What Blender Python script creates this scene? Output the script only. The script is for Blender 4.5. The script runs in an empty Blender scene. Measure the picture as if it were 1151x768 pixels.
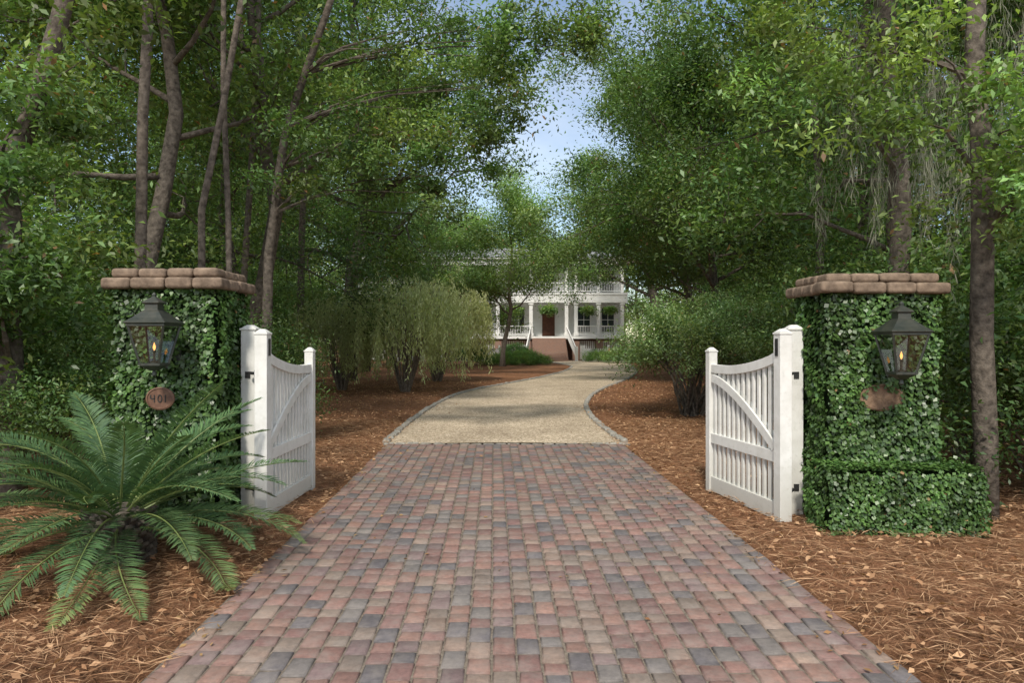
import bpy, math, random
import numpy as np
from mathutils import Vector, Matrix
random.seed(7); R0=np.random.default_rng(7)
D=bpy.data; S=bpy.context.scene; COL=S.collection
# ---------------------------------------------------------------- helpers
def link(o,parent=None):
    COL.objects.link(o)
    if parent is not None: o.parent=parent
    return o
def empty(name,loc=(0,0,0),rz=0,sc=1.0,parent=None):
    e=D.objects.new(name,None); e.location=loc; e.rotation_euler=(0,0,rz)
    e.scale=(sc,sc,sc) if not hasattr(sc,'__len__') else sc
    e.empty_display_size=0.2
    return link(e,parent)
def mesh_np(name,V,F,mat,col=None,smooth=False):
    me=D.meshes.new(name); V=np.asarray(V,dtype=np.float32); F=np.asarray(F,dtype=np.int32)
    k=F.shape[1]
    me.vertices.add(len(V)); me.vertices.foreach_set("co",V.ravel())
    me.loops.add(F.size); me.loops.foreach_set("vertex_index",F.ravel())
    me.polygons.add(len(F)); me.polygons.foreach_set("loop_start",np.arange(0,F.size,k,dtype=np.int32))
    if col is not None:
        a=me.attributes.new("col",'FLOAT_COLOR','FACE')
        c=np.ones((len(F),4),dtype=np.float32); c[:,:3]=col
        a.data.foreach_set("color",c.ravel())
    me.update(calc_edges=True)
    if smooth: me.polygons.foreach_set("use_smooth",np.ones(len(F),dtype=bool))
    me.materials.append(mat)
    return me
def obj(name,me,parent=None,loc=(0,0,0),rz=0):
    o=D.objects.new(name,me); o.location=loc; o.rotation_euler=(0,0,rz)
    return link(o,parent)
class Geo:
    def __init__(s): s.v=[]; s.f=[]
    def box(s,c,sz,rot=None,taper=1.0):
        b=len(s.v)
        for z in(-.5,.5):
            k=taper if z>0 else 1.0
            for x,y in((-.5,-.5),(.5,-.5),(.5,.5),(-.5,.5)):
                p=Vector((x*sz[0]*k,y*sz[1]*k,z*sz[2]))
                if rot is not None: p=rot@p
                s.v.append((p.x+c[0],p.y+c[1],p.z+c[2]))
        for f in((0,3,2,1),(4,5,6,7),(0,1,5,4),(1,2,6,5),(2,3,7,6),(3,0,4,7)):
            s.f.append(tuple(b+i for i in f))
    def beam(s,a,b_,w,h):
        a=Vector(a); b_=Vector(b_); d=b_-a; L=d.length
        q=d.to_track_quat('X','Z').to_matrix()
        s.box((a+b_)/2,(L,w,h),q)
    def tube(s,path,rad,seg=8,cap=True):
        path=[Vector(p) for p in path]; n=len(path); b=len(s.v)
        for i,p in enumerate(path):
            t=(path[min(i+1,n-1)]-path[max(i-1,0)]).normalized()
            u=t.cross(Vector((1,0.1,0)) if abs(t.z)>.9 else Vector((0,0,1))).normalized(); w=t.cross(u)
            r=rad[i] if hasattr(rad,'__len__') else rad
            for k in range(seg):
                a=2*math.pi*k/seg
                q=p+u*(math.cos(a)*r)+w*(math.sin(a)*r); s.v.append(tuple(q))
        for i in range(n-1):
            for k in range(seg):
                k2=(k+1)%seg
                s.f.append((b+i*seg+k,b+i*seg+k2,b+(i+1)*seg+k2,b+(i+1)*seg+k))
        if cap:
            s.f.append(tuple(b+k for k in range(seg))[::-1]); s.f.append(tuple(b+(n-1)*seg+k for k in range(seg)))
    def lathe(s,prof,c=(0,0,0),seg=16,rotz=0):
        b=len(s.v)
        for r,z in prof:
            for k in range(seg):
                a=2*math.pi*k/seg+rotz
                s.v.append((c[0]+r*math.cos(a),c[1]+r*math.sin(a),c[2]+z))
        for i in range(len(prof)-1):
            for k in range(seg):
                k2=(k+1)%seg
                s.f.append((b+i*seg+k,b+i*seg+k2,b+(i+1)*seg+k2,b+(i+1)*seg+k))
        s.f.append(tuple(b+k for k in range(seg))[::-1]); s.f.append(tuple(b+(len(prof)-1)*seg+k for k in range(seg)))
    def mesh(s,name,mat,smooth=False):
        me=D.meshes.new(name); me.from_pydata(s.v,[],s.f); me.update(); me.materials.append(mat)
        if smooth:
            for p in me.polygons: p.use_smooth=True
        return me
    def obj(s,name,mat,parent=None,bevel=0,smooth=False,seg=2,loc=(0,0,0)):
        o=obj(name,s.mesh(name,mat,smooth),parent,loc)
        if bevel:
            m=o.modifiers.new("bev",'BEVEL'); m.width=bevel; m.segments=seg; m.limit_method='ANGLE'
        return o
# ---------------------------------------------------------------- materials
def newmat(name):
    m=D.materials.new(name); m.use_nodes=True; nt=m.node_tree; nt.nodes.clear()
    out=nt.nodes.new('ShaderNodeOutputMaterial'); return m,nt,out
def N(nt,t,**k):
    n=nt.nodes.new(t)
    for a,b in k.items(): setattr(n,a,b)
    return n
def ramp(nt,fac,stops):
    r=N(nt,'ShaderNodeValToRGB'); e=r.color_ramp.elements
    e[0].position=stops[0][0]; e[0].color=(*stops[0][1],1); e[1].position=stops[-1][0]; e[1].color=(*stops[-1][1],1)
    for p,c in stops[1:-1]:
        x=e.new(p); x.color=(*c,1)
    nt.links.new(fac,r.inputs[0]); return r.outputs[0]
def noise(nt,scale,detail=4,rough=.6,coord='Object',dist=0):
    tc=N(nt,'ShaderNodeTexCoord'); n=N(nt,'ShaderNodeTexNoise'); n.inputs['Scale'].default_value=scale
    n.inputs['Detail'].default_value=detail; n.inputs['Roughness'].default_value=rough; n.inputs['Distortion'].default_value=dist
    nt.links.new(tc.outputs[coord],n.inputs['Vector']); return n
def mixc(nt,a,b,fac,mode='MIX'):
    m=N(nt,'ShaderNodeMix',data_type='RGBA',blend_type=mode)
    for v,i in((a,6),(b,7)):
        if hasattr(v,'links'): nt.links.new(v,m.inputs[i])
        else: m.inputs[i].default_value=(*v,1)
    if hasattr(fac,'links'): nt.links.new(fac,m.inputs[0])
    else: m.inputs[0].default_value=fac
    return m.outputs[2]
def bsdf(nt,out,color,rough=.7,spec=.3,metal=0,bump=None,bs=.3,bd=.01):
    p=N(nt,'ShaderNodeBsdfPrincipled')
    if hasattr(color,'links'): nt.links.new(color,p.inputs['Base Color'])
    else: p.inputs['Base Color'].default_value=(*color,1)
    p.inputs['Roughness'].default_value=rough; p.inputs['Specular IOR Level'].default_value=spec; p.inputs['Metallic'].default_value=metal
    if bump is not None:
        b=N(nt,'ShaderNodeBump'); b.inputs['Strength'].default_value=bs; b.inputs['Distance'].default_value=bd
        nt.links.new(bump,b.inputs['Height']); nt.links.new(b.outputs[0],p.inputs['Normal'])
    nt.links.new(p.outputs[0],out.inputs[0]); return p
def simple(name,c1,c2,scale=8,rough=.7,spec=.3,metal=0,bs=.3,bd=.01,detail=5):
    m,nt,out=newmat(name); n=noise(nt,scale,detail)
    c=ramp(nt,n.outputs[0],[(.3,c1),(.7,c2)]); bsdf(nt,out,c,rough,spec,metal,n.outputs[0],bs,bd); return m
def leafmat(name,trans=.35,rough=.45,gloss=.06,gain=(1,1,1)):
    m,nt,out=newmat(name); a=N(nt,'ShaderNodeAttribute',attribute_name='col'); oi=N(nt,'ShaderNodeObjectInfo')
    c=mixc(nt,a.outputs['Color'],oi.outputs['Color'],1.0,'MULTIPLY')
    c=mixc(nt,c,gain,1.0,'MULTIPLY')
    p=N(nt,'ShaderNodeBsdfDiffuse'); nt.links.new(c,p.inputs[0])
    t=N(nt,'ShaderNodeBsdfTranslucent'); c2=mixc(nt,c,(1.2,1.28,.6),1.0,'MULTIPLY'); nt.links.new(c2,t.inputs[0])
    ms=N(nt,'ShaderNodeMixShader'); ms.inputs[0].default_value=trans
    nt.links.new(p.outputs[0],ms.inputs[1]); nt.links.new(t.outputs[0],ms.inputs[2])
    if gloss<=0: nt.links.new(ms.outputs[0],out.inputs[0]); return m
    g=N(nt,'ShaderNodeBsdfGlossy'); g.inputs['Roughness'].default_value=rough; m2=N(nt,'ShaderNodeMixShader'); m2.inputs[0].default_value=gloss
    nt.links.new(ms.outputs[0],m2.inputs[1]); nt.links.new(g.outputs[0],m2.inputs[2]); nt.links.new(m2.outputs[0],out.inputs[0]); return m
M={}
M['leaf']=leafmat('leaf',.38,.5,.045,(1.27,1.2,1.2)); M['farleaf']=leafmat('distant_leaf',.3,.5,0,(1.1,1.1,1.1)); M['ivy']=leafmat('ivy_leaf',.15,.4,.05,(1.1,1.1,1.1)); M['sago']=leafmat('sago_leaf',.15,.35,.07,(1.1,1.08,1.1))
M['litter']=leafmat('litter',.1,.7,.0); M['moss']=leafmat('moss',.3,.9,.0)
M['bark']=simple('bark',(.05,.042,.034),(.19,.16,.13),14,.9,.1,bs=.9,bd=.03)
M['barkl']=simple('bark_light',(.12,.10,.08),(.26,.22,.18),14,.9,.1,bs=.8,bd=.02)
M['white']=simple('white_paint',(.74,.74,.72),(.84,.84,.82),3,.45,.4,bs=.06,bd=.004)
def m_gatewhite():
    m,nt,out=newmat('weathered_white_paint'); n=noise(nt,6,6); n2=noise(nt,60,3); n3=noise(nt,22,6,.7)
    tc=N(nt,'ShaderNodeTexCoord'); sp=N(nt,'ShaderNodeSeparateXYZ'); nt.links.new(tc.outputs['Object'],sp.inputs[0])
    mr=N(nt,'ShaderNodeMapRange'); mr.inputs[1].default_value=0.0; mr.inputs[2].default_value=.6; mr.inputs[3].default_value=.9; mr.inputs[4].default_value=0.0
    nt.links.new(sp.outputs[2],mr.inputs[0])
    mu=N(nt,'ShaderNodeMath',operation='MULTIPLY'); nt.links.new(mr.outputs[0],mu.inputs[0]); nt.links.new(n.outputs[0],mu.inputs[1])
    c=ramp(nt,n.outputs[0],[(.3,(.65,.645,.60)),(.6,(.78,.775,.74))])
    c=mixc(nt,c,(.45,.44,.38),ramp(nt,n3.outputs[0],[(.55,(0,0,0)),(.75,(.45,.45,.45))]))
    c=mixc(nt,c,(.28,.27,.21),mu.outputs[0]); bsdf(nt,out,c,.5,.35,0,n2.outputs[0],.15,.003); return m
M['gate']=m_gatewhite()
M['black']=simple('black_iron',(.02,.02,.02),(.04,.04,.04),20,.5,.4,bs=.2)
M['copper']=simple('patina_copper',(.035,.045,.04),(.085,.085,.068),12,.45,.5,metal=.5,bs=.15,bd=.003)
M['capstone']=simple('cap_brick',(.11,.08,.058),(.29,.215,.155),11,.85,.2,bs=.8,bd=.015)
M['plaque']=simple('plaque',(.10,.05,.035),(.20,.11,.07),18,.6,.3)
M['plaque2']=simple('weathered_plaque',(.09,.055,.035),(.30,.20,.13),13,.8,.2,bs=.9,bd=.02)
M['roof']=simple('slate_roof',(.20,.205,.21),(.30,.305,.31),6,.8,.2)
def m_siding():
    m,nt,out=newmat('white_siding'); tc=N(nt,'ShaderNodeTexCoord'); w=N(nt,'ShaderNodeTexWave',bands_direction='Z',wave_profile='SAW'); w.inputs['Scale'].default_value=1.6
    nt.links.new(tc.outputs['Object'],w.inputs[0]); bsdf(nt,out,(.74,.75,.74),.6,.3,0,w.outputs[1],.6,.02); return m
M['siding']=m_siding()
M['window']=simple('window_glass',(.02,.028,.03),(.06,.075,.08),1.2,.08,.6,bs=0)
M['door']=simple('door_wood',(.08,.03,.018),(.13,.05,.03),4,.4,.4)
def m_brick():
    m,nt,out=newmat('red_brick'); tc=N(nt,'ShaderNodeTexCoord'); mp=N(nt,'ShaderNodeMapping'); mp.inputs['Rotation'].default_value=(math.pi/2,0,0)
    b=N(nt,'ShaderNodeTexBrick'); b.inputs['Scale'].default_value=4; b.inputs['Color1'].default_value=(.27,.14,.10,1); b.inputs['Color2'].default_value=(.2,.11,.085,1); b.inputs['Mortar'].default_value=(.4,.36,.3,1)
    nt.links.new(tc.outputs['Object'],mp.inputs[0]); nt.links.new(mp.outputs[0],b.inputs[0]); bsdf(nt,out,b.outputs[0],.85,.2,0,b.outputs[1],-.3); return m
M['brickred']=m_brick()
def m_glass():
    m,nt,out=newmat('lantern_glass'); t=N(nt,'ShaderNodeBsdfTransparent'); t.inputs[0].default_value=(.8,.82,.8,1); g=N(nt,'ShaderNodeBsdfGlossy'); g.inputs['Roughness'].default_value=.05
    ms=N(nt,'ShaderNodeMixShader'); ms.inputs[0].default_value=.14; nt.links.new(t.outputs[0],ms.inputs[1]); nt.links.new(g.outputs[0],ms.inputs[2]); nt.links.new(ms.outputs[0],out.inputs[0]); return m
M['glass']=m_glass()
def m_flame():
    m,nt,out=newmat('flame'); e=N(nt,'ShaderNodeEmission'); e.inputs[0].default_value=(1,.42,.12,1); e.inputs[1].default_value=3; nt.links.new(e.outputs[0],out.inputs[0]); return m
M['flame']=m_flame()
def m_paver():
    m,nt,out=newmat('clay_paver'); a=N(nt,'ShaderNodeAttribute',attribute_name='col'); n=noise(nt,34,6,.7); n2=noise(nt,.9,4); n3=noise(nt,160,2); n4=noise(nt,7,5,.7)
    c=mixc(nt,a.outputs['Color'],ramp(nt,n.outputs[0],[(.25,(.6,.6,.6)),(.75,(1.35,1.32,1.3))]),1,'MULTIPLY')
    c=mixc(nt,c,ramp(nt,n2.outputs[0],[(.3,(.76,.76,.79)),(.7,(1.12,1.1,1.08))]),1,'MULTIPLY')
    c=mixc(nt,c,(.27,.235,.205),ramp(nt,n4.outputs[0],[(.42,(.05,.05,.05)),(.72,(.6,.6,.6))]))
    bsdf(nt,out,c,.6,.4,0,n3.outputs[0],.35,.004); return m
M['paver']=m_paver()
def m_mulch():
    m,nt,out=newmat('pine_straw_mulch'); n=noise(nt,35,8,.75,dist=1.5); n2=noise(nt,.5,5); n3=noise(nt,9,6,.7)
    c=ramp(nt,n.outputs[0],[(.3,(.085,.042,.023)),(.48,(.24,.12,.065)),(.6,(.36,.195,.11)),(.75,(.48,.29,.175))])
    c=mixc(nt,c,ramp(nt,n2.outputs[0],[(.3,(.72,.70,.68)),(.7,(1.2,1.17,1.15))]),1,'MULTIPLY')
    c=mixc(nt,c,ramp(nt,n3.outputs[0],[(.35,(.6,.6,.6)),(.6,(1.15,1.12,1.1))]),1,'MULTIPLY')
    bsdf(nt,out,c,.9,.1,0,n.outputs[0],.9,.03); return m
M['mulch']=m_mulch()
def m_gravel():
    m,nt,out=newmat('gravel'); tc=N(nt,'ShaderNodeTexCoord'); v=N(nt,'ShaderNodeTexVoronoi'); v.inputs['Scale'].default_value=48; nt.links.new(tc.outputs['Object'],v.inputs[0])
    n=noise(nt,.7,5); n2=noise(nt,12,6,.8)
    bw=N(nt,'ShaderNodeRGBToBW'); nt.links.new(v.outputs['Color'],bw.inputs[0])
    c=ramp(nt,bw.outputs[0],[(.1,(.26,.21,.155)),(.5,(.51,.43,.325)),(.9,(.78,.69,.56))])
    c=mixc(nt,c,ramp(nt,n.outputs[0],[(.3,(.78,.75,.72)),(.7,(1.15,1.13,1.1))]),1,'MULTIPLY')
    c=mixc(nt,c,ramp(nt,n2.outputs[0],[(.35,(.68,.64,.58)),(.62,(1.12,1.12,1.12))]),1,'MULTIPLY')
    bsdf(nt,out,c,.9,.15,0,v.outputs['Distance'],-.8,.015); return m
M['gravel']=m_gravel()
M['sand']=simple('joint_sand',(.12,.10,.08),(.26,.22,.175),40,.95,.05)
M['cobble']=simple('granite_cobble',(.20,.19,.17),(.42,.40,.35),16,.85,.2,bs=.6)
M['core']=simple('ivy_core',(.01,.02,.008),(.025,.04,.015),20,.95,.05)

# ---------------------------------------------------------------- foliage
def rnd_unit(n,rng,zs=1.0):
    v=rng.normal(size=(n,3)); v[:,2]*=zs; return v/np.linalg.norm(v,axis=1,keepdims=True)
def leaf_arrays(P,rng,size,colA,colB,var=None,wid=.42,upbias=.7,Dir=None,Nrm=None,fold=.12,brown=.01):
    n=len(P); d=rnd_unit(n,rng,.7) if Dir is None else Dir
    if Dir is None: d[:,2]-=.25; d/=np.linalg.norm(d,axis=1,keepdims=True)
    if Nrm is None:
        nn=rng.normal(size=(n,3)); nn[:,2]=np.abs(nn[:,2])+upbias
    else: nn=Nrm
    s=np.cross(d,nn); s/=np.linalg.norm(s,axis=1,keepdims=True)+1e-9
    u=np.cross(s,d)
    L=(size*rng.uniform(.65,1.3,n))[:,None]; W=L*wid
    a=P; c=P+d*L; m=P+d*L*.48+u*L*fold
    V=np.stack([a,m+s*W*.5,c,m-s*W*.5],1).reshape(-1,3)
    F=np.arange(n*4).reshape(-1,4)
    t=rng.uniform(0,1,(n,1)); C=np.array(colA)*(1-t)+np.array(colB)*t
    C=C*rng.uniform(.75,1.3,(n,1))
    if var is not None: C=C*var[:,None]
    if brown>0:
        k=rng.uniform(size=n)<brown; C[k]=np.array((.26,.16,.07))*rng.uniform(.6,1.2,(k.sum(),1))
    return V,F,C
def cluster_leaves(Cn,rng,nleaf,sig,size,colA,colB,flat=.7,**k):
    Cn=np.asarray(Cn); m=len(Cn); per=rng.uniform(.3,1.7,m); idx=rng.choice(m,nleaf,p=per/per.sum())
    g=rng.normal(size=(nleaf,3))*sig; g[:,2]*=flat
    sc=rng.uniform(.6,1.3,m)[idx][:,None]
    P=Cn[idx]+g*sc
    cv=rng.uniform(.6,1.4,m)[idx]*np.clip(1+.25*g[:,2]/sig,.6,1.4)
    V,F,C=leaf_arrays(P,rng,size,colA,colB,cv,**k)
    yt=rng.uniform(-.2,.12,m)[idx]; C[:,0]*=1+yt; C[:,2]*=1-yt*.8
    return V,F,C
GA=(.07,.135,.036); GB=(.13,.205,.06)
def gen_tree(seed,H,r0,cb,CR,nl,nleaf,lsize,colA=GA,colB=GB,lean=(0,0),sig=.42,bark='bark',name='tree',elev=(15,55),sub=6,lm='leaf'):
    rng=np.random.default_rng(seed); g=Geo(); n=12
    path=[]; w=np.cumsum(rng.normal(size=(n,2))*.012*H,axis=0)
    for i in range(n):
        t=i/(n-1); path.append(Vector((lean[0]*t+w[i,0]*min(1,t*3),lean[1]*t+w[i,1]*min(1,t*3),H*.93*t-.1*(i==0))))
    rad=[r0*((1-i/(n-1))**.8*.88+.1)*(1.35 if i==0 else 1) for i in range(n)]
    g.tube(path,rad,10)
    cl=[]; az=rng.uniform(0,6.28)
    def at(t):
        f=t*(n-1); i=min(int(f),n-2); return path[i].lerp(path[i+1],f-i),rad[i]*(1-(f-i))+rad[i+1]*(f-i)
    for i in range(nl):
        t=cb/H+(1-cb/H)*((i+.3)/nl)*.97; az+=2.4+rng.normal()*.35; p,rr=at(min(t,.99))
        u=(t-cb/H)/(1-cb/H); prof=(.55+.75*math.sin(math.pi*min(1,.25+.75*u)**1.0)) if u<.9 else .4
        L=CR*min(1,prof)*rng.uniform(.7,1.08); el=math.radians(rng.uniform(*elev)*(.6+.7*u))
        d=Vector((math.cos(az)*math.cos(el),math.sin(az)*math.cos(el),math.sin(el)))
        pts=[p.copy()]; q=p.copy(); dd=d.copy()
        for k in range(6):
            dd=(dd+Vector(rng.normal(size=3))*.16+Vector((0,0,.03))).normalized(); q=q+dd*L/6; pts.append(q.copy())
        rl=max(.02,rr*.5); g.tube(pts,[rl*(1-k/6.6) for k in range(7)],6)
        for j in range(sub):
            uu=.3+.7*(j+rng.uniform())/sub; k=min(int(uu*6),5); b=pts[k].lerp(pts[k+1],uu*6-k)
            sd=(Vector(rng.normal(size=3))*.9+dd*.8+Vector((0,0,.1))).normalized(); sl=L*rng.uniform(.2,.42)
            e=b+sd*sl; mid=b.lerp(e,.5)+Vector(rng.normal(size=3))*.08*sl
            g.tube([b,mid,e],[rl*.32,rl*.2,.006],4,False)
            cl+= [tuple(mid),tuple(e),tuple(e+Vector(rng.normal(size=3))*.3)]
        cl.append(tuple(pts[-1]))
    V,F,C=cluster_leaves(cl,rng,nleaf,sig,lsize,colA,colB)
    return g.mesh(name+'_bark',M[bark],True),mesh_np(name+'_leaves',V,F,M[lm],C)
def gen_shrub(seed,H,Rx,nst,nleaf,lsize,colA=GA,colB=GB,sig=.22,name='shrub',bark='bark',low=.15,wid=.42,ncl=140):
    rng=np.random.default_rng(seed); g=Geo(); cl=[]
    ends=[]
    for i in range(ncl):
        a=rng.uniform(0,6.28); ct=rng.uniform(-.35,1); st=math.sqrt(max(0,1-ct*ct)); r=rng.uniform(.45,1.05)*(1+.18*math.sin(3*a+seed))
        z=H*low+(H*(1-low))*(.38+.6*ct*r); ends.append(Vector((Rx*r*st*math.cos(a),Rx*r*st*math.sin(a),max(z,H*low*.6))))
    for i in range(nst):
        e=ends[rng.integers(len(ends))]; a=rng.uniform(0,6.28)
        b=Vector((math.cos(a),math.sin(a),0))*Rx*.12*rng.uniform(); b.z=-.05
        m=b.lerp(e,.5)+Vector((0,0,.12*H))-Vector((e.x,e.y,0))*.15+Vector(rng.normal(size=3))*.05*H
        g.tube([b,b.lerp(m,.5)+Vector(rng.normal(size=3))*.02*H,m,e],[.02*H**.5,.016*H**.5,.012*H**.5,.004],5,False)
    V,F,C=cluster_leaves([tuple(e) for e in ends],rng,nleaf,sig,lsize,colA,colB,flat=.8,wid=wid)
    k=V.reshape(-1,4,3)[:,:,2].min(1)>.03
    V=V.reshape(-1,4,3)[k].reshape(-1,3); C=C[k]; F=np.arange(len(V)).reshape(-1,4)
    return g.mesh(name+'_stems',M[bark],True),mesh_np(name+'_leaves',V,F,M['leaf'],C)
def place(name,pm,loc,rz=0,sc=1.0,tint=(1,1,1),parts=('trunk','foliage')):
    e=empty(name,loc,rz,sc)
    a=obj(parts[0],pm[0],e); b=obj(parts[1],pm[1],e); b.color=(*tint,1); return e

# ---------------------------------------------------------------- drive edges
YT=np.array([-6,3.33,11.03,13.3,16.4,19.4,22.9,26.7,31.2,37.6,45.7,58.])
XL=np.array([-1.5,-1.73,-1.93,-2.0,-1.95,-1.82,-1.43,-.17,1.25,2.8,4.0,2.6])
XR=np.array([2.15,1.915,1.72,1.61,1.64,1.99,2.72,3.84,5.15,6.6,7.6,9.4])
YE=11.0
def smooth_interp(y,X):
    y=np.asarray(y,dtype=float); w=np.where(y>12,1.6,.01)
    return sum(np.interp(y+w*o,YT,X) for o in(-1,-.5,0,.5,1))/5
eL=lambda y:smooth_interp(y,XL); eR=lambda y:smooth_interp(y,XR)
# ground
mesh=mesh_np('ground',[(-300,-120,-.03),(300,-120,-.03),(300,400,-.03),(-300,400,-.03)],[(0,1,2,3)],M['mulch']); obj('ground',mesh)
nx,ny=330,440
xs=np.linspace(-17,17,nx); ys=np.linspace(-5,58,ny); X,Y=np.meshgrid(xs,ys)
def vnoise(X,Y,seed,k):
    r=np.random.default_rng(seed); z=0
    for i in range(10):
        a=r.uniform(0,6.28); f=k*r.uniform(.5,1.8); z=z+np.sin((X*math.cos(a)+Y*math.sin(a))*f+r.uniform(0,6.28))
    return z/10
def bed_raw(x,y):
    d=np.maximum(eL(y)-x,x-eR(y)); d=d+.05*vnoise(x,y,33,5)*(np.asarray(y)<11)
    hh=np.clip((d-.02)/.35,0,1); hh=hh*hh*(3-2*hh)
    return np.where(d<.02,-.02,-.02+hh*(.07+.025*vnoise(x,y,1,2)+.02*vnoise(x,y,2,9)))
def bed_h(x,y): return np.maximum(bed_raw(x,y),0.0)
Z=bed_raw(X,Y)
I=np.arange(nx*ny).reshape(ny,nx); F=np.stack([I[:-1,:-1],I[:-1,1:],I[1:,1:],I[1:,:-1]],-1).reshape(-1,4)
obj('mulch_bed',mesh_np('mulch_bed',np.stack([X,Y,Z],-1).reshape(-1,3),F,M['mulch'],smooth=True))
# gravel drive
yy=np.linspace(YE,58,160); V=[];F=[]
for i,y in enumerate(yy):
    a,b=float(eL(y)),float(eR(y))
    for k in range(7):
        V.append((a+(b-a)*k/6,y,.006+.03*math.sin(math.pi*k/6)))
for i in range(len(yy)-1):
    for k in range(6): F.append((i*7+k,i*7+k+1,i*7+8+k,i*7+7+k))
obj('gravel_driveway',mesh_np('gravel_driveway',V,F,M['gravel'],smooth=True))
# cobble edging
g=Geo(); rng=np.random.default_rng(3)
for E,sg in((eL,-1),(eR,1)):
    y=YE+.2
    while y<57:
        L=.2*rng.uniform(.85,1.1); x=float(E(y)); x2=float(E(y+L)); a=math.atan2(L,x2-x)-math.pi/2
        rot=Matrix.Rotation(a+rng.normal()*.05,3,'Z'); g.box((x+sg*.05+rng.normal()*.008,y+L/2,.005+rng.normal()*.006),(.12,L*.9,.09),rot); y+=L*max(.4,math.cos(a))
x=-2.0
while x<1.78:
    L=.2*rng.uniform(.85,1.1); g.box((x+L/2,YE+.06,.0+rng.normal()*.003),(L*.93,.12,.05)); x+=L
g.obj('cobble_edging',M['cobble'],bevel=.025)
# paver drive
drv=empty('brick_driveway')
v=[(float(eL(-4)),-4,.004),(float(eR(-4)),-4,.004),(float(eR(YE)),YE,.004),(float(eL(YE)),YE,.004)]
obj('joint_bed',mesh_np('joint_bed',v,[(0,1,2,3)],M['sand']),drv)
pal=[((.26,.15,.125),22),((.29,.175,.14),18),((.225,.13,.115),15),((.205,.145,.14),14),((.14,.13,.135),15),((.30,.22,.175),12),((.24,.19,.155),11),((.185,.17,.16),10)]
pc=np.array([p[0] for p in pal]); pw=np.array([p[1] for p in pal],float); pw/=pw.sum()
V=[];F=[];C=[]; nc=29; rng=np.random.default_rng(11)
W=3.646/nc
for c in range(nc):
    y=-4+rng.uniform(0,.2)
    while y<YE-.03:
        L=rng.choice([.125,.125,.165,.185,.2]); L=min(L,YE-y)
        if L<.06: break
        ym=y+L/2; x0=float(np.interp(ym,YT,XL))+c*W; gp=.0045+rng.uniform(0,.003)
        z=.014+rng.normal()*.0018; b=len(V); jt=rng.normal(size=4)*.002; bv=.009
        sl=rng.normal(size=2)*.0015
        a0,a1,b0,b1=x0+gp,x0+W-gp,y+gp,y+L-gp
        if c in(0,nc-1): o_=rng.normal()*.012; a0+=o_; a1+=o_*.3
        ring=[(a0,b0),(a1,b0),(a1,b1),(a0,b1)]
        for k,(px,py) in enumerate(ring): V.append((px+jt[k],py+jt[(k+1)%4],0.0))
        for k,(px,py) in enumerate(ring): V.append((px+jt[k],py+jt[(k+1)%4],z-.006))
        ins=[(a0+bv,b0+bv),(a1-bv,b0+bv),(a1-bv,b1-bv),(a0+bv,b1-bv)]
        for k,(px,py) in enumerate(ins): V.append((px+jt[k],py+jt[(k+2)%4],z+(sl[0] if px>x0+W/2 else -sl[0])+(sl[1] if py>ym else -sl[1])))
        col=pc[rng.choice(len(pc),p=pw)]*rng.uniform(.85,1.15)
        fs=[(8,9,10,11)]+[(i,(i+1)%4,4+(i+1)%4,4+i) for i in range(4)]+[(4+i,4+(i+1)%4,8+(i+1)%4,8+i) for i in range(4)]
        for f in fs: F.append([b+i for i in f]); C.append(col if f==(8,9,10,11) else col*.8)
        y+=L
obj('pavers',mesh_np('pavers',V,F,M['paver'],np.array(C)),drv)
# litter
rng=np.random.default_rng(5)
def scatter(n,x0,x1,y0,y1):
    x=rng.uniform(x0,x1,n); y=y0+(y1-y0)*rng.uniform(0,1,n)**1.4; d=np.maximum(eL(y)-x,x-eR(y)); k=d>np.abs(rng.normal(size=n))*.07-.06
    x=x[k]; y=y[k]; return x,y
x,y=scatter(130000,-7,7,2.2,14); n=len(x)
P=np.stack([x,y,bed_h(x,y)+.012+rng.uniform(.0,.03,n)],1); a=rng.uniform(0,6.28,n)
d=np.stack([np.cos(a),np.sin(a),rng.normal(size=n)*.12],1)
V1,F1,C1=leaf_arrays(P,rng,.15,(.25,.13,.07),(.53,.34,.20),wid=.028,Dir=d,brown=0,fold=.06)
x,y=scatter(42000,-9,9,2.2,28); n=len(x)
P=np.stack([x,y,bed_h(x,y)+rng.uniform(.012,.045,n)],1); a=rng.uniform(0,6.28,n)
d=np.stack([np.cos(a),np.sin(a),rng.normal(size=n)*.25],1)
V2,F2,C2=leaf_arrays(P,rng,.05,(.25,.12,.06),(.56,.36,.21),wid=.5,Dir=d,brown=0)
n=300; x=rng.uniform(-1.9,1.9,n); y=rng.uniform(2.5,18,n); x=np.where(rng.uniform(size=n)<.7,np.sign(x)*(1.9-np.abs(rng.normal(size=n))*.25),x)
P=np.stack([x,y,np.full(n,.024)],1); a=rng.uniform(0,6.28,n); d=np.stack([np.cos(a),np.sin(a),np.zeros(n)],1)
V3,F3,C3=leaf_arrays(P,rng,.045,(.2,.1,.05),(.4,.27,.13),wid=.45,Dir=d,brown=0,fold=.05)
V=np.vstack([V1,V2,V3]); F=np.arange(len(V)).reshape(-1,4); o=obj('pine_straw_litter',mesh_np('litter',V,F,M['litter'],np.vstack([C1,C2,C3])))

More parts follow.
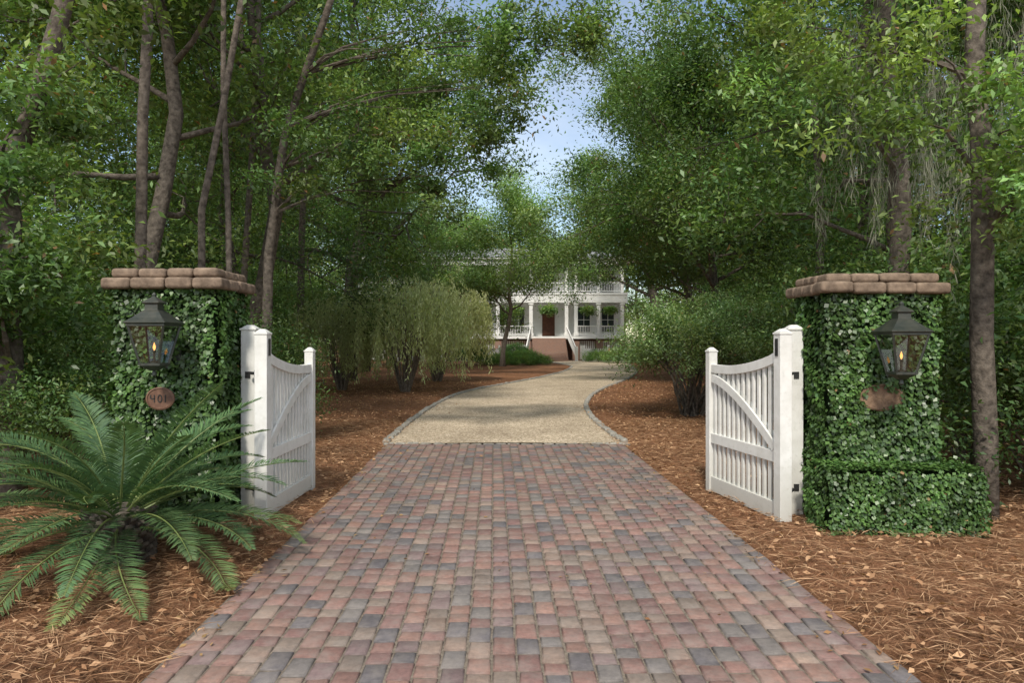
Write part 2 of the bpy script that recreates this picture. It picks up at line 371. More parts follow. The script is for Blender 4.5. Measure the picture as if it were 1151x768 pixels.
# ---------------------------------------------------------------- pillars
def box_surface(rng,n,x0,x1,y0,y1,z0,z1,top=False):
    A=[(x1-x0)*(z1-z0),(x1-x0)*(z1-z0),(y1-y0)*(z1-z0),(y1-y0)*(z1-z0),(x1-x0)*(y1-y0) if top else 0]; A=np.array(A)/sum(A)
    f=rng.choice(5,n,p=A); u=rng.uniform(size=n); v=rng.uniform(size=n); P=np.zeros((n,3)); Nn=np.zeros((n,3))
    for k in range(5):
        m=f==k
        if k<2: P[m]=np.stack([x0+u[m]*(x1-x0),np.full(m.sum(),(y0,y1)[k]),z0+v[m]*(z1-z0)],1); Nn[m]=(0,(-1,1)[k],0)
        elif k<4: P[m]=np.stack([np.full(m.sum(),(x0,x1)[k-2]),y0+u[m]*(y1-y0),z0+v[m]*(z1-z0)],1); Nn[m]=((-1,1)[k-2],0,0)
        else: P[m]=np.stack([x0+u[m]*(x1-x0),y0+v[m]*(y1-y0),np.full(m.sum(),z1)],1); Nn[m]=(0,0,1)
    return P,Nn
def ivy(rng,n,box,top=False,size=.05,depth=.05,hole=None):
    P,Nn=box_surface(rng,n,*box,top=top)
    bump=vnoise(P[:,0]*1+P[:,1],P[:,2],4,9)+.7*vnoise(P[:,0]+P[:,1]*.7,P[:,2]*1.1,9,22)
    if hole is not None:
        k=~(((P[:,0]-hole[0])/hole[2])**2+((P[:,2]-hole[1])/hole[3])**2+.5*bump+rng.normal(size=n)*.15<1)|(Nn[:,1]>-.5); P=P[k];Nn=Nn[k];bump=bump[k]
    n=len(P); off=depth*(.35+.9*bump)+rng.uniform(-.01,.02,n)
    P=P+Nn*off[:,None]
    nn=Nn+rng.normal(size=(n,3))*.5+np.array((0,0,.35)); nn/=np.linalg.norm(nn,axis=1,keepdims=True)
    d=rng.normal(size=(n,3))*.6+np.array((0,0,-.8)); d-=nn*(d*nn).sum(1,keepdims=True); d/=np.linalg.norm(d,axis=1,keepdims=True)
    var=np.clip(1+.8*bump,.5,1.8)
    return leaf_arrays(P,rng,size,(.035,.082,.02),(.08,.145,.035),var,wid=.85,Dir=d,Nrm=nn,fold=.08,brown=.004)
def pillar(name,x0,x1,y0,y1,H,side):
    rng=np.random.default_rng(21 if side<0 else 22); e=empty(name,((x0+x1)/2,(y0+y1)/2,0))
    w=x1-x0; dp=y1-y0; hole=None
    g=Geo(); g.box((0,0,H/2),(w-.1,dp-.1,H)); g.obj('brick_core',M['core'],e)
    bx=(-w/2+.03,w/2-.03,-dp/2+.03,dp/2-.03,.0,H)
    if side>0: hole=(-.01,1.13,.165,.085)
    V,F,C=ivy(rng,21000,bx,hole=hole,size=.042); Vs=[V];Cs=[C]
    if side>0:
        V,F,C=ivy(rng,10500,(-w/2-.1,w/2+.17,-dp/2-.28,-dp/2+.1,0,.56),top=True,depth=.05,size=.034); Vs.append(V);Cs.append(C*1.05)
        g=Geo(); g.box((.035,-dp/2-.09,.26),(w+.22,.34,.52)); g.obj('ivy_hedge_core',M['core'],e)
    V=np.vstack(Vs); obj('ivy',mesh_np('ivy',V,np.arange(len(V)).reshape(-1,4),M['ivy'],np.vstack(Cs)),e)
    g=Geo()
    def course(z,hh,ov,nb):
        W2=w+2*ov; D2=dp+2*ov; t=.2
        for yy in(-D2/2+t/2,D2/2-t/2):
            cuts=[0]+[ (i+rng.uniform(-.12,.12))/nb for i in range(1,nb)]+[1]
            for i in range(nb):
                L=W2*(cuts[i+1]-cuts[i]); g.box((-W2/2+W2*(cuts[i]+cuts[i+1])/2,yy+rng.normal()*.006,z+hh/2+rng.normal()*.003),(L-.004,t,hh))
        for xx in(-W2/2+t/2,W2/2-t/2):
            for i in range(2):
                L=(D2-2*t)/2; g.box((xx+rng.normal()*.006,-D2/2+t+L*(i+.5),z+hh/2+rng.normal()*.003),(t,L-.004,hh))
        g.box((0,0,z+hh/2),(W2-2*t+.04,D2-2*t+.04,hh-.02))
    course(H-.03,.095,.055,4); course(H+.066,.08,-.01,4)
    g.obj('cap_courses',M['capstone'],e,bevel=.036,seg=4)
    def oval(r,cx,zc,yf,asp,mat,nm):
        g=Geo(); b=len(g.v); seg=32
        for r_,d_ in((r,0),(r,-.014),(r*.88,-.02),(r*.85,-.013),(0.001,-.013)):
            for k in range(seg):
                a=2*math.pi*k/seg; g.v.append((cx+r_*math.cos(a),yf+d_,zc+r_*asp*math.sin(a)))
        for i in range(4):
            for k in range(seg): g.f.append((b+i*seg+k,b+i*seg+(k+1)%seg,b+(i+1)*seg+(k+1)%seg,b+(i+1)*seg+k))
        g.obj(nm,mat,e)
    if hole:
        oval(.19,hole[0],hole[1],-dp/2+.022,.6,M['plaque2'],'oval_plaque')
    else:
        zc=1.13; yf=-dp/2-.085; oval(.118,.02,zc,yf,.8,M['plaque'],'house_number_plaque')
        g=Geo(); y=yf-.016; X0=-.035
        def bar(a,b): g.beam((a[0],y,a[1]),(b[0],y,b[1]),.006,.007)
        bar((X0-.02,zc+.03),(X0-.02,zc)); bar((X0-.02,zc),(X0+.015,zc)); bar((X0+.01,zc+.03),(X0+.01,zc-.03))
        for k in range(10):
            a=k*.628;a2=a+.628; bar((X0+.055+.016*math.cos(a),zc+.03*math.sin(a)),(X0+.055+.016*math.cos(a2),zc+.03*math.sin(a2)))
        bar((X0+.1,zc+.03),(X0+.1,zc-.03)); g.obj('digits',M['black'],e)
    return e
PL=pillar('ivy_covered_pillar',-3.37,-2.46,5.95,6.65,2.07,-1)
PR=pillar('ivy_covered_pillar',2.62,3.6,5.95,6.65,2.03,1)
# ---------------------------------------------------------------- lanterns
def lantern(x,y,z):
    e=empty('gas_lantern',(x,y,z)); r2=math.sqrt(2); q=math.pi/4
    g=Geo(); tw,bw,hh=.14,.075,.31
    for sx in(-1,1):
        for sy in(-1,1): g.beam((sx*bw,sy*bw,0),(sx*tw,sy*tw,hh),.014,.014)
    for (w,z0) in((bw,0),(tw,hh)):
        for s in(-1,1):
            g.box((0,s*w,z0),(2*w+.02,.016,.018)); g.box((s*w,0,z0),(.016,2*w+.02,.018))
    g.obj('frame',M['copper'],e)
    g=Geo()
    g.lathe([(.158*r2,hh+.01),(.164*r2,hh+.02),(.12*r2,hh+.055),(.07*r2,hh+.105),(.052*r2,hh+.12),(.05*r2,hh+.165),(.064*r2,hh+.17),(.066*r2,hh+.18),(.03*r2,hh+.21),(.018,hh+.225),(.022,hh+.24),(.004,hh+.26)],seg=4,rotz=q)
    g.lathe([(.025*r2,-.05),(.045*r2,-.035),(.078*r2,-.012),(.081*r2,-.008)],seg=4,rotz=q)
    g.lathe([(.004,-.1),(.02,-.085),(.016,-.065),(.012,-.05)],seg=10)
    g.obj('roof_and_base',M['copper'],e,bevel=.003)
    g=Geo()
    P=[(-bw,-bw,.01),(bw,-bw,.01),(bw,bw,.01),(-bw,bw,.01),(-tw,-tw,hh-.01),(tw,-tw,hh-.01),(tw,tw,hh-.01),(-tw,tw,hh-.01)]
    g.v=[tuple(c*.97 if i<2 else c for i,c in enumerate(p)) for p in P]; g.f=[(0,1,5,4),(1,2,6,5),(2,3,7,6),(3,0,4,7)]
    g.obj('glass',M['glass'],e)
    g=Geo(); g.lathe([(.03,0.008),(.03,.02),(.009,.03),(.009,.09),(.016,.1),(.01,.11)],seg=10); g.obj('burner',M['copper'],e)
    g=Geo(); g.lathe([(.003,.11),(.009,.125),(.011,.138),(.006,.155),(.001,.172)],seg=10); g.obj('flame_body',M['flame'],e,smooth=True)
    g=Geo(); g.beam((0,tw-.0,hh-.02),(0,.36,hh-.02),.02,.02); g.tube([(0,bw,0),(0,.2,-.04),(0,.27,.1),(0,.32,.24)],.009,6); g.box((0,.35,.18),(.1,.02,.32)); g.obj('wall_bracket',M['copper'],e)
    return e
lantern(-2.83,5.63,1.42); lantern(3.08,5.63,1.35)
# ---------------------------------------------------------------- gates
def gate(hx,hy,fx,fy,px,py,side):
    e=empty('picket_gate',(hx,hy,0)); L=math.hypot(fx-hx,fy-hy); a=math.atan2(fy-hy,fx-hx); e.rotation_euler=(0,0,a)
    def post(g,x,w,H,yo=0):
        g.box((x,yo,H/2+.02),(w,w,H-.04)); g.box((x,yo,H+.008),(w+.012,w+.012,.018)) ; g.box((x,yo,H+.034),(w,w,.03),taper=.35)
    g=Geo(); post(g,0,.11,1.66); post(g,L,.09,1.49); g.obj('stiles',M['gate'],e,bevel=.005)
    top=lambda t:1.47-.17*math.sin(min(1,t*1.15)*math.pi/2)**.8+.02*t
    g=Geo(); n=12
    x0,x1=.056,L-.046
    P=[(x0+(x1-x0)*i/n,0,top(i/n)) for i in range(n+1)]
    for i in range(n): 
        a_,b_=Vector(P[i]),Vector(P[i+1]); d=(b_-a_).normalized()*.004; g.beam(a_-d,b_+d,.062,.085)
    g.box(((x0+x1)/2,0,.60),(x1-x0,.064,.10)); g.box(((x0+x1)/2,0,.13),(x1-x0,.064,.15))
    Q=[(x1-.03-(x1-x0-.06)*t,.0,1.22-.54*(t**1.5)) for t in [i/12 for i in range(13)]]
    for sgn in(-1,1):
        for i in range(12):
            a_,b_=Vector(Q[i])+Vector((0,.026*sgn,0)),Vector(Q[i+1])+Vector((0,.026*sgn,0)); d=(b_-a_).normalized()*.004; g.beam(a_-d,b_+d,.022,.085)
    g.obj('rails_and_brace',M['gate'],e,bevel=.003)
    g=Geo(); npk=13
    for i in range(npk):
        t=(i+.5)/npk; zt=top(t)-.03; g.box((x0+(x1-x0)*t,0,(zt+.2)/2),(.042,.024,zt-.2))
    g.obj('pickets',M['gate'],e,bevel=.003)
    g=Geo(); s=side
    for z in(.3,1.32): g.box((-.0,s*.058,z),(.07,.01,.035)); g.beam((0,s*.06,z),(.12,s*.17,z),.018,.025); g.tube([(0,s*.068,z-.03),(0,s*.068,z+.03)],.01,8)
    g.box((.0,-.058*s,1.55),(.04,.008,.15)); g.obj('hinges',M['black'],e)
    p=empty('gate_post',(px,py,0)); g=Geo(); g.box((0,0,.85),(.13,.13,1.7)); g.box((0,0,1.71),(.15,.15,.02)); g.box((0,0,1.735),(.13,.13,.03),taper=.4); g.obj('post',M['gate'],p,bevel=.006)
    g=Geo(); g.box((0,-.069,1.3),(.045,.01,.06)); g.box((0,-.069,.3),(.045,.01,.06)); g.obj('hinge_plate',M['black'],p)
gate(-2.17,6.2,-2.13,7.5,-2.37,6.45,1)
gate(2.32,6.1,2.08,7.42,2.53,6.4,-1)
# ---------------------------------------------------------------- sago palm
def sago(loc):
    e=empty('sago_palm',loc,0,1.07); rng=np.random.default_rng(4); g=Geo(); Pa=[];Da=[];Na=[];Sz=[];Cv=[];Yl=[]
    prof=[(.17,-.05),(.19,.08),(.2,.2),(.18,.32),(.1,.38)]
    g.lathe(prof,seg=12)
    for i in range(150):
        a=i*2.4; z=.02+.33*i/150; g.box((.19*math.cos(a),.19*math.sin(a),z),(.08,.04,.025),Matrix.Rotation(a,3,'Z')@Matrix.Rotation(-.7,3,'Y'))
    g.obj('trunk',M['bark'],e)
    g=Geo(); nf=54
    for i in range(nf):
        u=i/nf; az=i*2.39996+rng.normal()*.16; el=math.radians(66-66*u**.9+rng.normal()*6); L=rng.uniform(1.02,1.42)*(1-.18*(1-u))
        p=Vector((.06*math.cos(az),.06*math.sin(az),.36-.12*u)); pts=[p.copy()]; seg=16; bend=math.radians(rng.uniform(32,72))*(1.05-.25*u)
        tw=rng.normal()*.35
        for k in range(seg):
            e_=el-bend*((k+1)/seg)**1.3; az_=az+tw*(k/seg)**2
            p=p+Vector((math.cos(az_)*math.cos(e_),math.sin(az_)*math.cos(e_),math.sin(e_)))*L/seg
            if p.z<.07-loc[2]: p.z=.07-loc[2]
            pts.append(p.copy())
        g.tube(pts,[.009*(1-k/(seg+3)) for k in range(seg+1)],5,False)
        m=84; fv=rng.uniform(.8,1.25)
        for j in range(m):
            t=.13+.87*(j+.5)/m; f=t*seg; k=min(int(f),seg-1); b=pts[k].lerp(pts[k+1],f-k); T=(pts[k+1]-pts[k]).normalized()
            Sd=T.cross(Vector((0,0,1))).normalized(); U=Sd.cross(T).normalized()
            ll=.175*math.sin(math.pi*min(.97,(.16+.82*t)))**.6*(1 if t<.9 else .8)
            for sg in(-1,1):
                d=(Sd*sg*.8+T*.62+U*.26+Vector(rng.normal(size=3))*.07).normalized()
                Pa.append(b);Da.append(d);Na.append(U);Sz.append(ll);Cv.append(fv*(1.15-.2*u)*rng.uniform(.8,1.2)); Yl.append(max(0,(u-.6)*2.2)*max(0,t-.45)*rng.uniform(.3,1.2)*fv)
    g.obj('frond_stalks',simple('frond_stalk',(.10,.15,.04),(.2,.24,.08),10,.5),e)
    n=len(Pa); Pa=np.array([tuple(p) for p in Pa]);Da=np.array([tuple(p) for p in Da]);Na=np.array([tuple(p) for p in Na]);Sz=np.array(Sz)
    s=np.cross(Da,Na); w=.0064
    tip=Pa+Da*Sz[:,None]-np.array((0,0,1))*(Sz*.12)[:,None]; mid=Pa+Da*(Sz*.5)[:,None]
    V=np.stack([Pa-s*w*.6,mid-s*w,tip,mid+s*w],1).reshape(-1,3)
    t=rng.uniform(size=(n,1)); C=(np.array((.055,.115,.052))*(1-t)+np.array((.105,.185,.068))*t)*np.array(Cv)[:,None]
    yl=np.clip(np.array(Yl),0,.8)[:,None]; C=C*(1-yl)+np.array((.38,.35,.11))*yl
    obj('fronds',mesh_np('fronds',V,np.arange(n*4).reshape(-1,4),M['sago'],C),e)
sago((-2.76,5.0,.04))
# ---------------------------------------------------------------- house
def house():
    Y=60.; e=empty('white_house',(0,Y,0))
    fl=2.05
    def part(name,mat,fn,bev=0): g=Geo(); fn(g); g.obj(name,M[mat],e,bevel=bev)
    part('walls','siding',lambda g:(g.box((-2.2,7,5.2),(23.5,9,6.6)),))
    part('brick_foundation','brickred',lambda g:[g.box((-2.2,7,.95),(23.3,9,1.9))]+[g.box((x,.35,.85),(.6,.5,1.7)) for x in(-13.2,-10.2,-7.2,-4.2,-1.2,1.6,5.4,7.4,9.4)])
    def lattice(g):
        for x in np.arange(-13.5,9.6,.16):
            if 1.7<x<5.3: continue
            g.box((x,.45,.85),(.09,.03,1.6))
    part('lattice_skirt','white',lattice)
    part('porch_floor','white',lambda g:(g.box((-2.2,1.3,1.93),(23.6,2.8,.2)),g.box((-2.2,1.3,5.62),(23.9,2.9,.2))))
    CX=(-13.2,-10.2,-7.2,-4.2,-1.2,1.6,4.6,5.4,7.3,9.3)
    def cols(g):
        for x in CX:
            g.box((x,.15,fl+.14),(.42,.42,.24)); g.box((x,.15,fl+1.45),(.3,.3,2.4)); g.box((x,.15,fl+2.74),(.42,.42,.2))
            g.box((x,.2,6.85),(.24,.24,2.26)); g.box((x,.2,8.0),(.34,.34,.1))
        g.box((-2.2,.15,5.2),(23.8,.5,.65)); g.box((-2.2,.2,8.3),(23.8,.5,.5)); g.box((-2.2,.15,8.62),(24.4,.8,.14))
    part('columns_and_entablature','white',cols,.01)
    def rf(g):
        x0,x1=-14.4,10.0
        b=len(g.v); g.v+=[(x0,-.3,8.7),(x1,-.3,8.7),(x1-4,6.5,10.3),(x0+4,6.5,10.3),(x1,12.4,8.7),(x0,12.4,8.7)]
        g.f+=[(b,b+1,b+2,b+3),(b+1,b+4,b+2),(b+5,b,b+3),(b+4,b+5,b+3,b+2)]
    part('roof','roof',rf)
    WX=(-12,-9,-6,-3,0,6.3,8.4); W2=(-12,-9,-6,-3,0,3.2,6.3,8.4)
    def win(g):
        for x in WX: g.box((x,2.47,fl+1.45),(1.05,.06,2.1))
        for x in W2: g.box((x,2.47,6.85),(1.0,.06,1.8))
    part('windows','window',win)
    def trim(g):
        for XX,z,h in((WX,fl+1.45,2.1),(W2,6.85,1.8)):
            for x in XX:
                for s in(-1,1): g.box((x+s*.58,2.42,z),(.1,.1,h+.2))
                g.box((x,2.41,z),(1.05,.05,.05)); g.box((x,2.405,z),(.04,.05,h)); g.box((x,2.42,z+h/2+.15),(1.4,.12,.14))
    part('window_trim','white',trim)
    part('shutters','black',lambda g:[g.box((x+s*.85,2.46,fl+1.45),(.4,.06,2.2)) for x in(-12,-9,-6,-3,0) for s in(-1,1)])
    part('front_door','door',lambda g:(g.box((3.2,2.46,fl+1.15),(1.1,.08,2.25)),))
    def rail(g):
        for a,b in zip(CX[:-1],CX[1:]):
            for z0 in (fl,5.72):
                if z0==fl and a in(1.6,4.6): continue
                g.box(((a+b)/2,.15,z0+.85),(b-a-.3,.08,.08)); g.box(((a+b)/2,.15,z0+.15),(b-a-.3,.06,.06))
                for x in np.arange(a+.25,b-.2,.14): g.box((x,.15,z0+.5),(.035,.035,.66))
    part('porch_railing','white',rail)
    def steps(g):
        for i in range(11): g.box((3.1,-.1-.32*i,(fl-.17*(i+1))/2),(2.8,.31,fl-.17*(i+1)))
    part('brick_steps','brickred',steps)
    def srail(g):
        for s in(-1,1):
            x=3.1+s*1.5; g.beam((x,.1,fl+.85),(x+s*.5,-3.7,1.0),.08,.09); 
            for k in range(22):
                t=k/21; y=.1-3.8*t; zt=fl+.85-(fl-.15)*t; xx=x+s*.5*t; g.box((xx,y,zt-.42),(.035,.035,.84))
            g.box((x+s*.5,-3.75,.6),(.22,.22,1.2))
    part('stair_railing','white',srail)
    def fern(x,z,sd):
        V,F,C=cluster_leaves([(x,-.25,z),(x+.3,-.25,z-.1),(x-.3,-.25,z-.1),(x,-.3,z-.3)],np.random.default_rng(sd),900,.22,.22,(.08,.16,.04),(.18,.27,.07))
        obj('hanging_fern',mesh_np('fern',V,F,M['leaf'],C),e)
    for i,x in enumerate((-2.7,.2,3.1,6.4,8.3)): fern(x,4.35,i)
house()
g=Geo()
for x0,x1 in((-9,1.0),(5.6,11)):
    for z in(.35,.85): g.box(((x0+x1)/2,56.0,z),(x1-x0,.05,.08))
    for x in np.arange(x0,x1,.17): g.box((x,55.95,.55),(.1,.03,1.0))
    for x in np.arange(x0,x1+.1,2.0): g.box((x,56.05,.65),(.16,.14,1.3))
g.obj('picket_fence',M['white'])

# ---------------------------------------------------------------- vegetation prototypes
T1=gen_tree(101,15,.15,3.6,4.4,18,48000,.12,name='t1')
T2=gen_tree(102,13,.12,3.0,3.9,17,42000,.115,colA=(.08,.15,.038),colB=(.15,.225,.065),name='t2')
T3=gen_tree(103,17,.18,4.8,4.3,18,46000,.13,name='t3')
FT=gen_tree(107,15,.18,2.5,4.8,18,16000,.24,colA=(.12,.19,.065),colB=(.21,.29,.11),name='ft',sig=.55,lm='farleaf')
MG=gen_tree(104,10.6,.2,3.2,4.9,24,85000,.14,colA=(.065,.13,.036),colB=(.12,.19,.055),name='mg',lean=(-2.3,0))
OK=gen_tree(105,16,.3,3.6,6.0,28,95000,.155,name='ok',colA=(.08,.15,.04),colB=(.14,.215,.065))
CT=gen_tree(106,10.2,.16,2.9,3.7,22,42000,.16,name='ct',colA=(.15,.25,.07),colB=(.25,.35,.125),bark='barkl',sig=.5)
S1=gen_shrub(201,3.6,1.9,14,22000,.10,name='s1',sig=.33)
S2=gen_shrub(202,3.0,1.7,12,20000,.085,name='s2',sig=.3,colA=(.08,.15,.042),colB=(.15,.225,.07))
S3=gen_shrub(203,2.45,1.75,34,32000,.065,name='s3',sig=.2,colA=(.10,.17,.055),colB=(.18,.26,.095),low=.32)
BX=gen_shrub(204,1.5,1.25,6,12000,.09,name='bx',sig=.14,low=.02,colA=(.05,.11,.028),colB=(.09,.165,.045))
AZ=gen_shrub(205,.9,1.1,6,8000,.08,name='az',sig=.12,low=.02,colA=(.10,.19,.045),colB=(.16,.26,.07))
def gen_weep(seed):
    rng=np.random.default_rng(seed); g=Geo(); P=[];Dd=[]
    for i in range(270):
        a=rng.uniform(0,6.28); r=1.85*math.sqrt(rng.uniform()); top=3.25-.24*r*r*.5+rng.normal()*.3
        x,y=r*math.cos(a),r*math.sin(a); z=top; n=int(rng.uniform(60,130)); ln=rng.uniform(.8,2.4)
        ox=.5*math.cos(a)*rng.uniform();oy=.5*math.sin(a)*rng.uniform()
        for k in range(n):
            t=k/n; zz=z-ln*t
            if zz<.45: break
            P.append((x+ox*t**.6+rng.normal()*.05,y+oy*t**.6+rng.normal()*.05,zz)); Dd.append((rng.normal()*.5,rng.normal()*.5,-1))
        if i%8==0: g.tube([(.1*math.cos(a),.1*math.sin(a),-.05),(x*.35,y*.35,z*.55),(x*.8,y*.8,z)],[.035,.022,.006],5,False)
    P=np.array(P);Dd=np.array(Dd);Dd/=np.linalg.norm(Dd,axis=1,keepdims=True)
    V,F,C=leaf_arrays(P,rng,.13,(.27,.34,.15),(.42,.48,.25),None,wid=.22,Dir=Dd)
    return g.mesh('weep_stems',M['barkl'],True),mesh_np('weep_leaves',V,F,M['leaf'],C)
WP=gen_weep(301)
rp=random.Random(5)
place('weeping_shrub',WP,(-3.3,22.0,0)); place('weeping_shrub',WP,(-2.9,27.5,0),2,1.05,(1,.95,.9)); place('weeping_shrub',WP,(-5.4,22.6,0),1,.85,(.8,.8,.75))
place('crape_myrtle_tree',CT,(-.6,44,0),.6,1.05)
place('crape_myrtle_tree',CT,(-5.0,47,0),2.6,1.0,(.8,.85,.8))
place('magnolia_tree',MG,(7.7,25,0),0,1.02)
place('magnolia_tree',MG,(8.9,33.5,0),.15,1.2,(1.1,1.1,1.05))
place('oak_tree',OK,(-6.5,28,0),.4,1.1)
place('oak_tree',OK,(10.4,49,0),1.9,1.2,(1.25,1.2,1.1))
place('multi_stem_shrub',S3,(3.75,14.9,0),0,1.0); place('multi_stem_shrub',S3,(5.6,17.5,0),2,1.15)
place('boxwood_shrub',BX,(-2.9,47,0),0,1.15)
for i,(x,y,s) in enumerate([(-1.2,45.5,.9),(.6,46,.8),(1.8,47,.8),(-.3,50,1),(7.8,52,1.2),(9.4,52,1.1),(1.0,51,1.1),(6.6,54.5,1)]): place('azalea_shrub',AZ,(x,y,0),i*1.1,s)
place('boxwood_shrub',BX,(.3,54,0),1,1.0)
L=[(T1,-5.4,10.6,.3,1.0),(T3,-5.6,14.5,1,1.0),(T2,-9.5,12,4,1.1),(T1,-7.5,19.5,3,1.0),(T3,-12,19,5,1),(T3,-7.6,37,.8,1),(T1,-13,31,0,1.1),(T2,-10,45,3,1.1)]
Rr=[(T2,6.2,11.0,2.2,1.0),(T1,7.4,15,4,.95),(T2,10.5,11.5,5,1.1),(T3,9.8,19,3,1),(T3,13,25,2,1),(T2,12.5,36,4,1.1)]
for k,(p,x,y,r,s) in enumerate(L+Rr):
    t=rp.uniform(.88,1.18); place('hardwood_tree',p,(x,y,0),r,s,(t*rp.uniform(.9,1.1),t,t*.95))
for k in range(24):
    x=-46+k*4+rp.uniform(-1,1); y=rp.uniform(80,95); place('background_tree',FT,(x,y,0),rp.uniform(0,6),rp.uniform(.95,1.15) if -12<x<14 else 1.4)
for k in range(10):
    sgn=-1 if k%2 else 1; place('background_tree',FT,(sgn*rp.uniform(17,28),rp.uniform(35,75),0),rp.uniform(0,6),1.35,(.9,.9,.85))
U=[(-6.6,8.0,.95),(-7.4,11,1.0),(-8.5,14.5,1.2),(-8.2,18.5,1.1),(-10.5,23,1.3),(-10.5,30,1.4),(-12,38,1.6),(-8,47,1.3),(-9.6,8,1.2),(-13,14,1.5),(-4.0,10.8,.55),(-4.7,7.4,.55),(-14,27,1.7),
   (5.6,8.6,1.0),(7.4,7.6,1.2),(6.6,12,1.1),(8.6,14.5,1.3),(8.8,20,1.3),(11,25,1.5),(10,31,1.3),(12.5,38,1.6),(11.5,47,1.4),(5.3,7.0,.6),(10.6,9,1.4),(13.5,15,1.6),(7.2,21.5,.9)]
for k,(x,y,s) in enumerate(U):
    t=rp.uniform(.75,1.25); place('understory_shrub',(S1,S2)[k%2],(x,y,0),rp.uniform(0,6),s,(t,t,t),('stems','foliage'))
def barepole(name,pts,r0,r1,leafpts=None,seed=1,nl=6000,size=.09,colA=(.08,.15,.038),colB=(.15,.225,.065)):
    e=empty(name,pts[0]); g=Geo(); P=[Vector(p)-Vector(pts[0]) for p in pts]; P[0].z-=.1
    Q=[]; 
    for a,b in zip(P[:-1],P[1:]):
        for k in range(3): Q.append(a.lerp(b,k/3)+Vector((random.gauss(0,.02),random.gauss(0,.02),0)))
    Q.append(P[-1]); n=len(Q); g.tube(Q,[r0+(r1-r0)*(i/(n-1)) for i in range(n)],12); g.obj('trunk',M['bark'],e,smooth=True)
    if leafpts:
        rng=np.random.default_rng(seed); g=Geo(); b0=Vector(pts[0])
        for c in leafpts:
            c=Vector(c)-b0; k=min(range(n),key=lambda i:abs(Q[i].z-(c.z-.5))); a=Q[k]; m=a.lerp(c,.5)+Vector((0,0,.2)); m1=a.lerp(m,.5)+Vector((random.gauss(0,.06),random.gauss(0,.06),.06))
            g.tube([a,m1,m,c],[r1*.4+.008,r1*.3+.006,.012,.004],5,False)
        g.obj('branches',M['bark'],e)
        cl=[]
        for c in leafpts:
            c=np.array(c)-np.array(pts[0])
            for k in range(5): cl.append(tuple(c+rng.normal(size=3)*np.array((.38,.38,.24))))
        V,F,C=cluster_leaves(cl,rng,nl,.17,size,colA,colB); obj('foliage',mesh_np('pl',V,F,M['leaf'],C),e)
barepole('slender_tree',[(4.18,6.25,0),(4.15,6.3,2.5),(4.2,6.4,4),(4.3,6.6,8)],.1,.07,[(3.3,6.0,3.5),(4.0,5.6,3.3),(4.6,5.7,2.9),(3.6,6.2,4.2),(4.5,5.9,3.9),(2.9,7.0,4.3),(4.2,5.5,2.7),(5,6.0,3.4)],3,8000,.075,(.11,.195,.045),(.21,.30,.085))
barepole('leaning_tree',[(-4.9,7.0,0),(-4.95,7,2),(-4.95,7,3.2),(-4.6,7,4.2),(-4.2,7,6)],.12,.075,[(-4.6,6.6,3.6),(-4.0,6.6,4.2),(-5,6.3,2.9),(-5.2,6.4,2.2),(-4.6,6.3,1.9),(-5,6.2,1.4),(-4.4,6.6,2.4)],4,9000)
barepole('slender_tree',[(-3.95,7.6,0),(-3.98,7.6,3),(-3.9,7.6,6)],.065,.05)
barepole('slender_tree',[(-3.9,8.6,0),(-3.75,8.7,3.2),(-3.2,8.9,7)],.05,.035)
barepole('slender_tree',[(-3.55,9.0,0),(-3.6,9,3.2),(-3.7,9,8)],.045,.03)
barepole('slender_tree',[(-5.2,13.5,0),(-5.0,13.5,4),(-4.8,13.6,9)],.07,.05)
barepole('slender_tree',[(-6.6,22,0),(-6.5,22,5),(-6.2,22,11)],.12,.08)
barepole('slender_tree',[(5.9,14,0),(6.1,14,4),(5.7,14,10)],.09,.06)
barepole('hardwood_tree',[(4.75,8.8,0),(4.8,8.8,3),(4.65,8.8,5),(4.7,8.8,10)],.13,.10,[(3.5,8.6,4.9),(3.2,8.3,5.3),(3.8,8.2,4.4)],12,2500)
barepole('overhanging_tree',[(-4.0,11.4,0),(-3.9,11.4,3),(-3.6,11.3,5),(-2.6,11.0,7.5)],.09,.05,[(-1.5,11,5.2),(-.8,11,5.6),(-.2,10.6,5.4),(.3,10.8,6.2),(-1.2,10.5,4.6),(-2.2,10.8,4.3),(-.5,11,6.6),(.9,11,6.6),(-2.6,10.2,4.9),(-1.8,10.7,6),(.1,11,5.6),(1.1,10.8,6.1),(-.9,11,4.2),(-3,10.3,4.2),(-.2,11,6.0),(-.6,10.8,4.9),(-1.4,11,3.9)],6,19000,.085)
rng=np.random.default_rng(9); P=[];Dd=[]
for i in range(110):
    x,y,z=rng.uniform(3.9,6.5),rng.uniform(7.6,10),rng.uniform(3.6,6.2)
    ln=rng.uniform(.5,1.5)
    for k in range(55): t=rng.uniform(); P.append((x+rng.normal()*.06*(1.2-t),y+rng.normal()*.06*(1.2-t),z-ln*t)); Dd.append((rng.normal()*.25,rng.normal()*.25,-1))
P=np.array(P);Dd=np.array(Dd);Dd/=np.linalg.norm(Dd,axis=1,keepdims=True)
V,F,C=leaf_arrays(P,rng,.22,(.17,.175,.14),(.32,.32,.25),None,wid=.035,Dir=Dd,brown=0); obj('spanish_moss',mesh_np('moss',V,F,M['moss'],C))

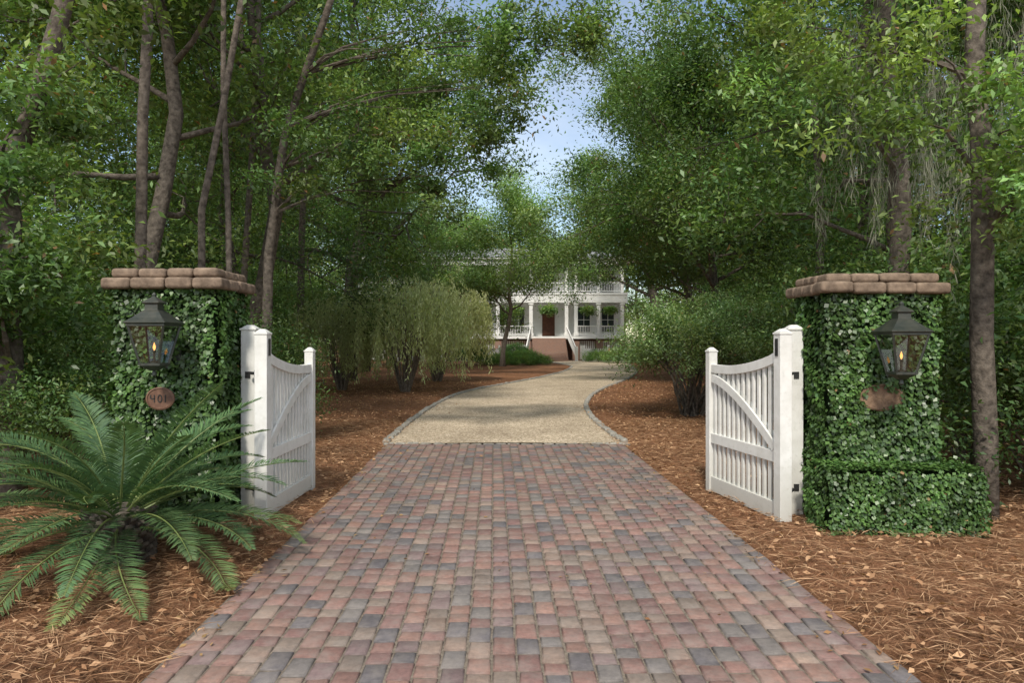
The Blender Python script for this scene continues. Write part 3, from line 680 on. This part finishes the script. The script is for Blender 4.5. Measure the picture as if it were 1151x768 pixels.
# ---------------------------------------------------------------- light, world, camera
el,azs=math.radians(46),math.radians(190)
w=D.worlds.new("World"); S.world=w; w.use_nodes=True; nt=w.node_tree; nt.nodes.clear()
out=N(nt,'ShaderNodeOutputWorld'); bg=N(nt,'ShaderNodeBackground'); bg.inputs[1].default_value=.15
sky=N(nt,'ShaderNodeTexSky',sky_type='NISHITA'); sky.sun_disc=False; sky.sun_elevation=el; sky.sun_rotation=azs; sky.air_density=1.1; sky.dust_density=.2; sky.ozone_density=2.0
tc=N(nt,'ShaderNodeTexCoord'); mp=N(nt,'ShaderNodeMapping'); mp.inputs['Scale'].default_value=(1,1,2.2); mp.inputs['Location'].default_value=(4.3,-2.1,.7); nt.links.new(tc.outputs['Generated'],mp.inputs[0])
cn=N(nt,'ShaderNodeTexNoise'); cn.inputs['Scale'].default_value=2.2; cn.inputs['Detail'].default_value=8; cn.inputs['Roughness'].default_value=.55; nt.links.new(mp.outputs[0],cn.inputs[0])
cf=ramp(nt,cn.outputs[0],[(.40,(.10,.10,.10)),(.62,(1,1,1))])
sx=N(nt,'ShaderNodeSeparateXYZ'); nt.links.new(tc.outputs['Generated'],sx.inputs[0])
mr=N(nt,'ShaderNodeMapRange'); mr.inputs[1].default_value=.35; mr.inputs[2].default_value=.85; mr.inputs[3].default_value=1; mr.inputs[4].default_value=.3; nt.links.new(sx.outputs[1],mr.inputs[0])
cf=mixc(nt,cf,mr.outputs[0],1.0,'MULTIPLY')
c=mixc(nt,sky.outputs[0],(10.5,10.5,10.5),cf); nt.links.new(c,bg.inputs[0]); nt.links.new(bg.outputs[0],out.inputs[0])
ld=D.lights.new('sun','SUN'); ld.energy=3.6; ld.angle=math.radians(6); ld.color=(1,.93,.82); lo=D.objects.new('sun',ld); link(lo)
dirv=Vector((math.sin(azs)*math.cos(el),math.cos(azs)*math.cos(el),math.sin(el))); lo.rotation_euler=dirv.to_track_quat('Z','Y').to_euler()
cd=D.cameras.new('camera'); cd.lens=25.02; cd.sensor_width=36; cd.clip_end=1000; co=D.objects.new('camera',cd); co.location=(0,0,1.6); co.rotation_euler=(math.radians(90),0,0); link(co); S.camera=co
S.view_settings.view_transform='Standard'; S.view_settings.look='None'; S.view_settings.exposure=0
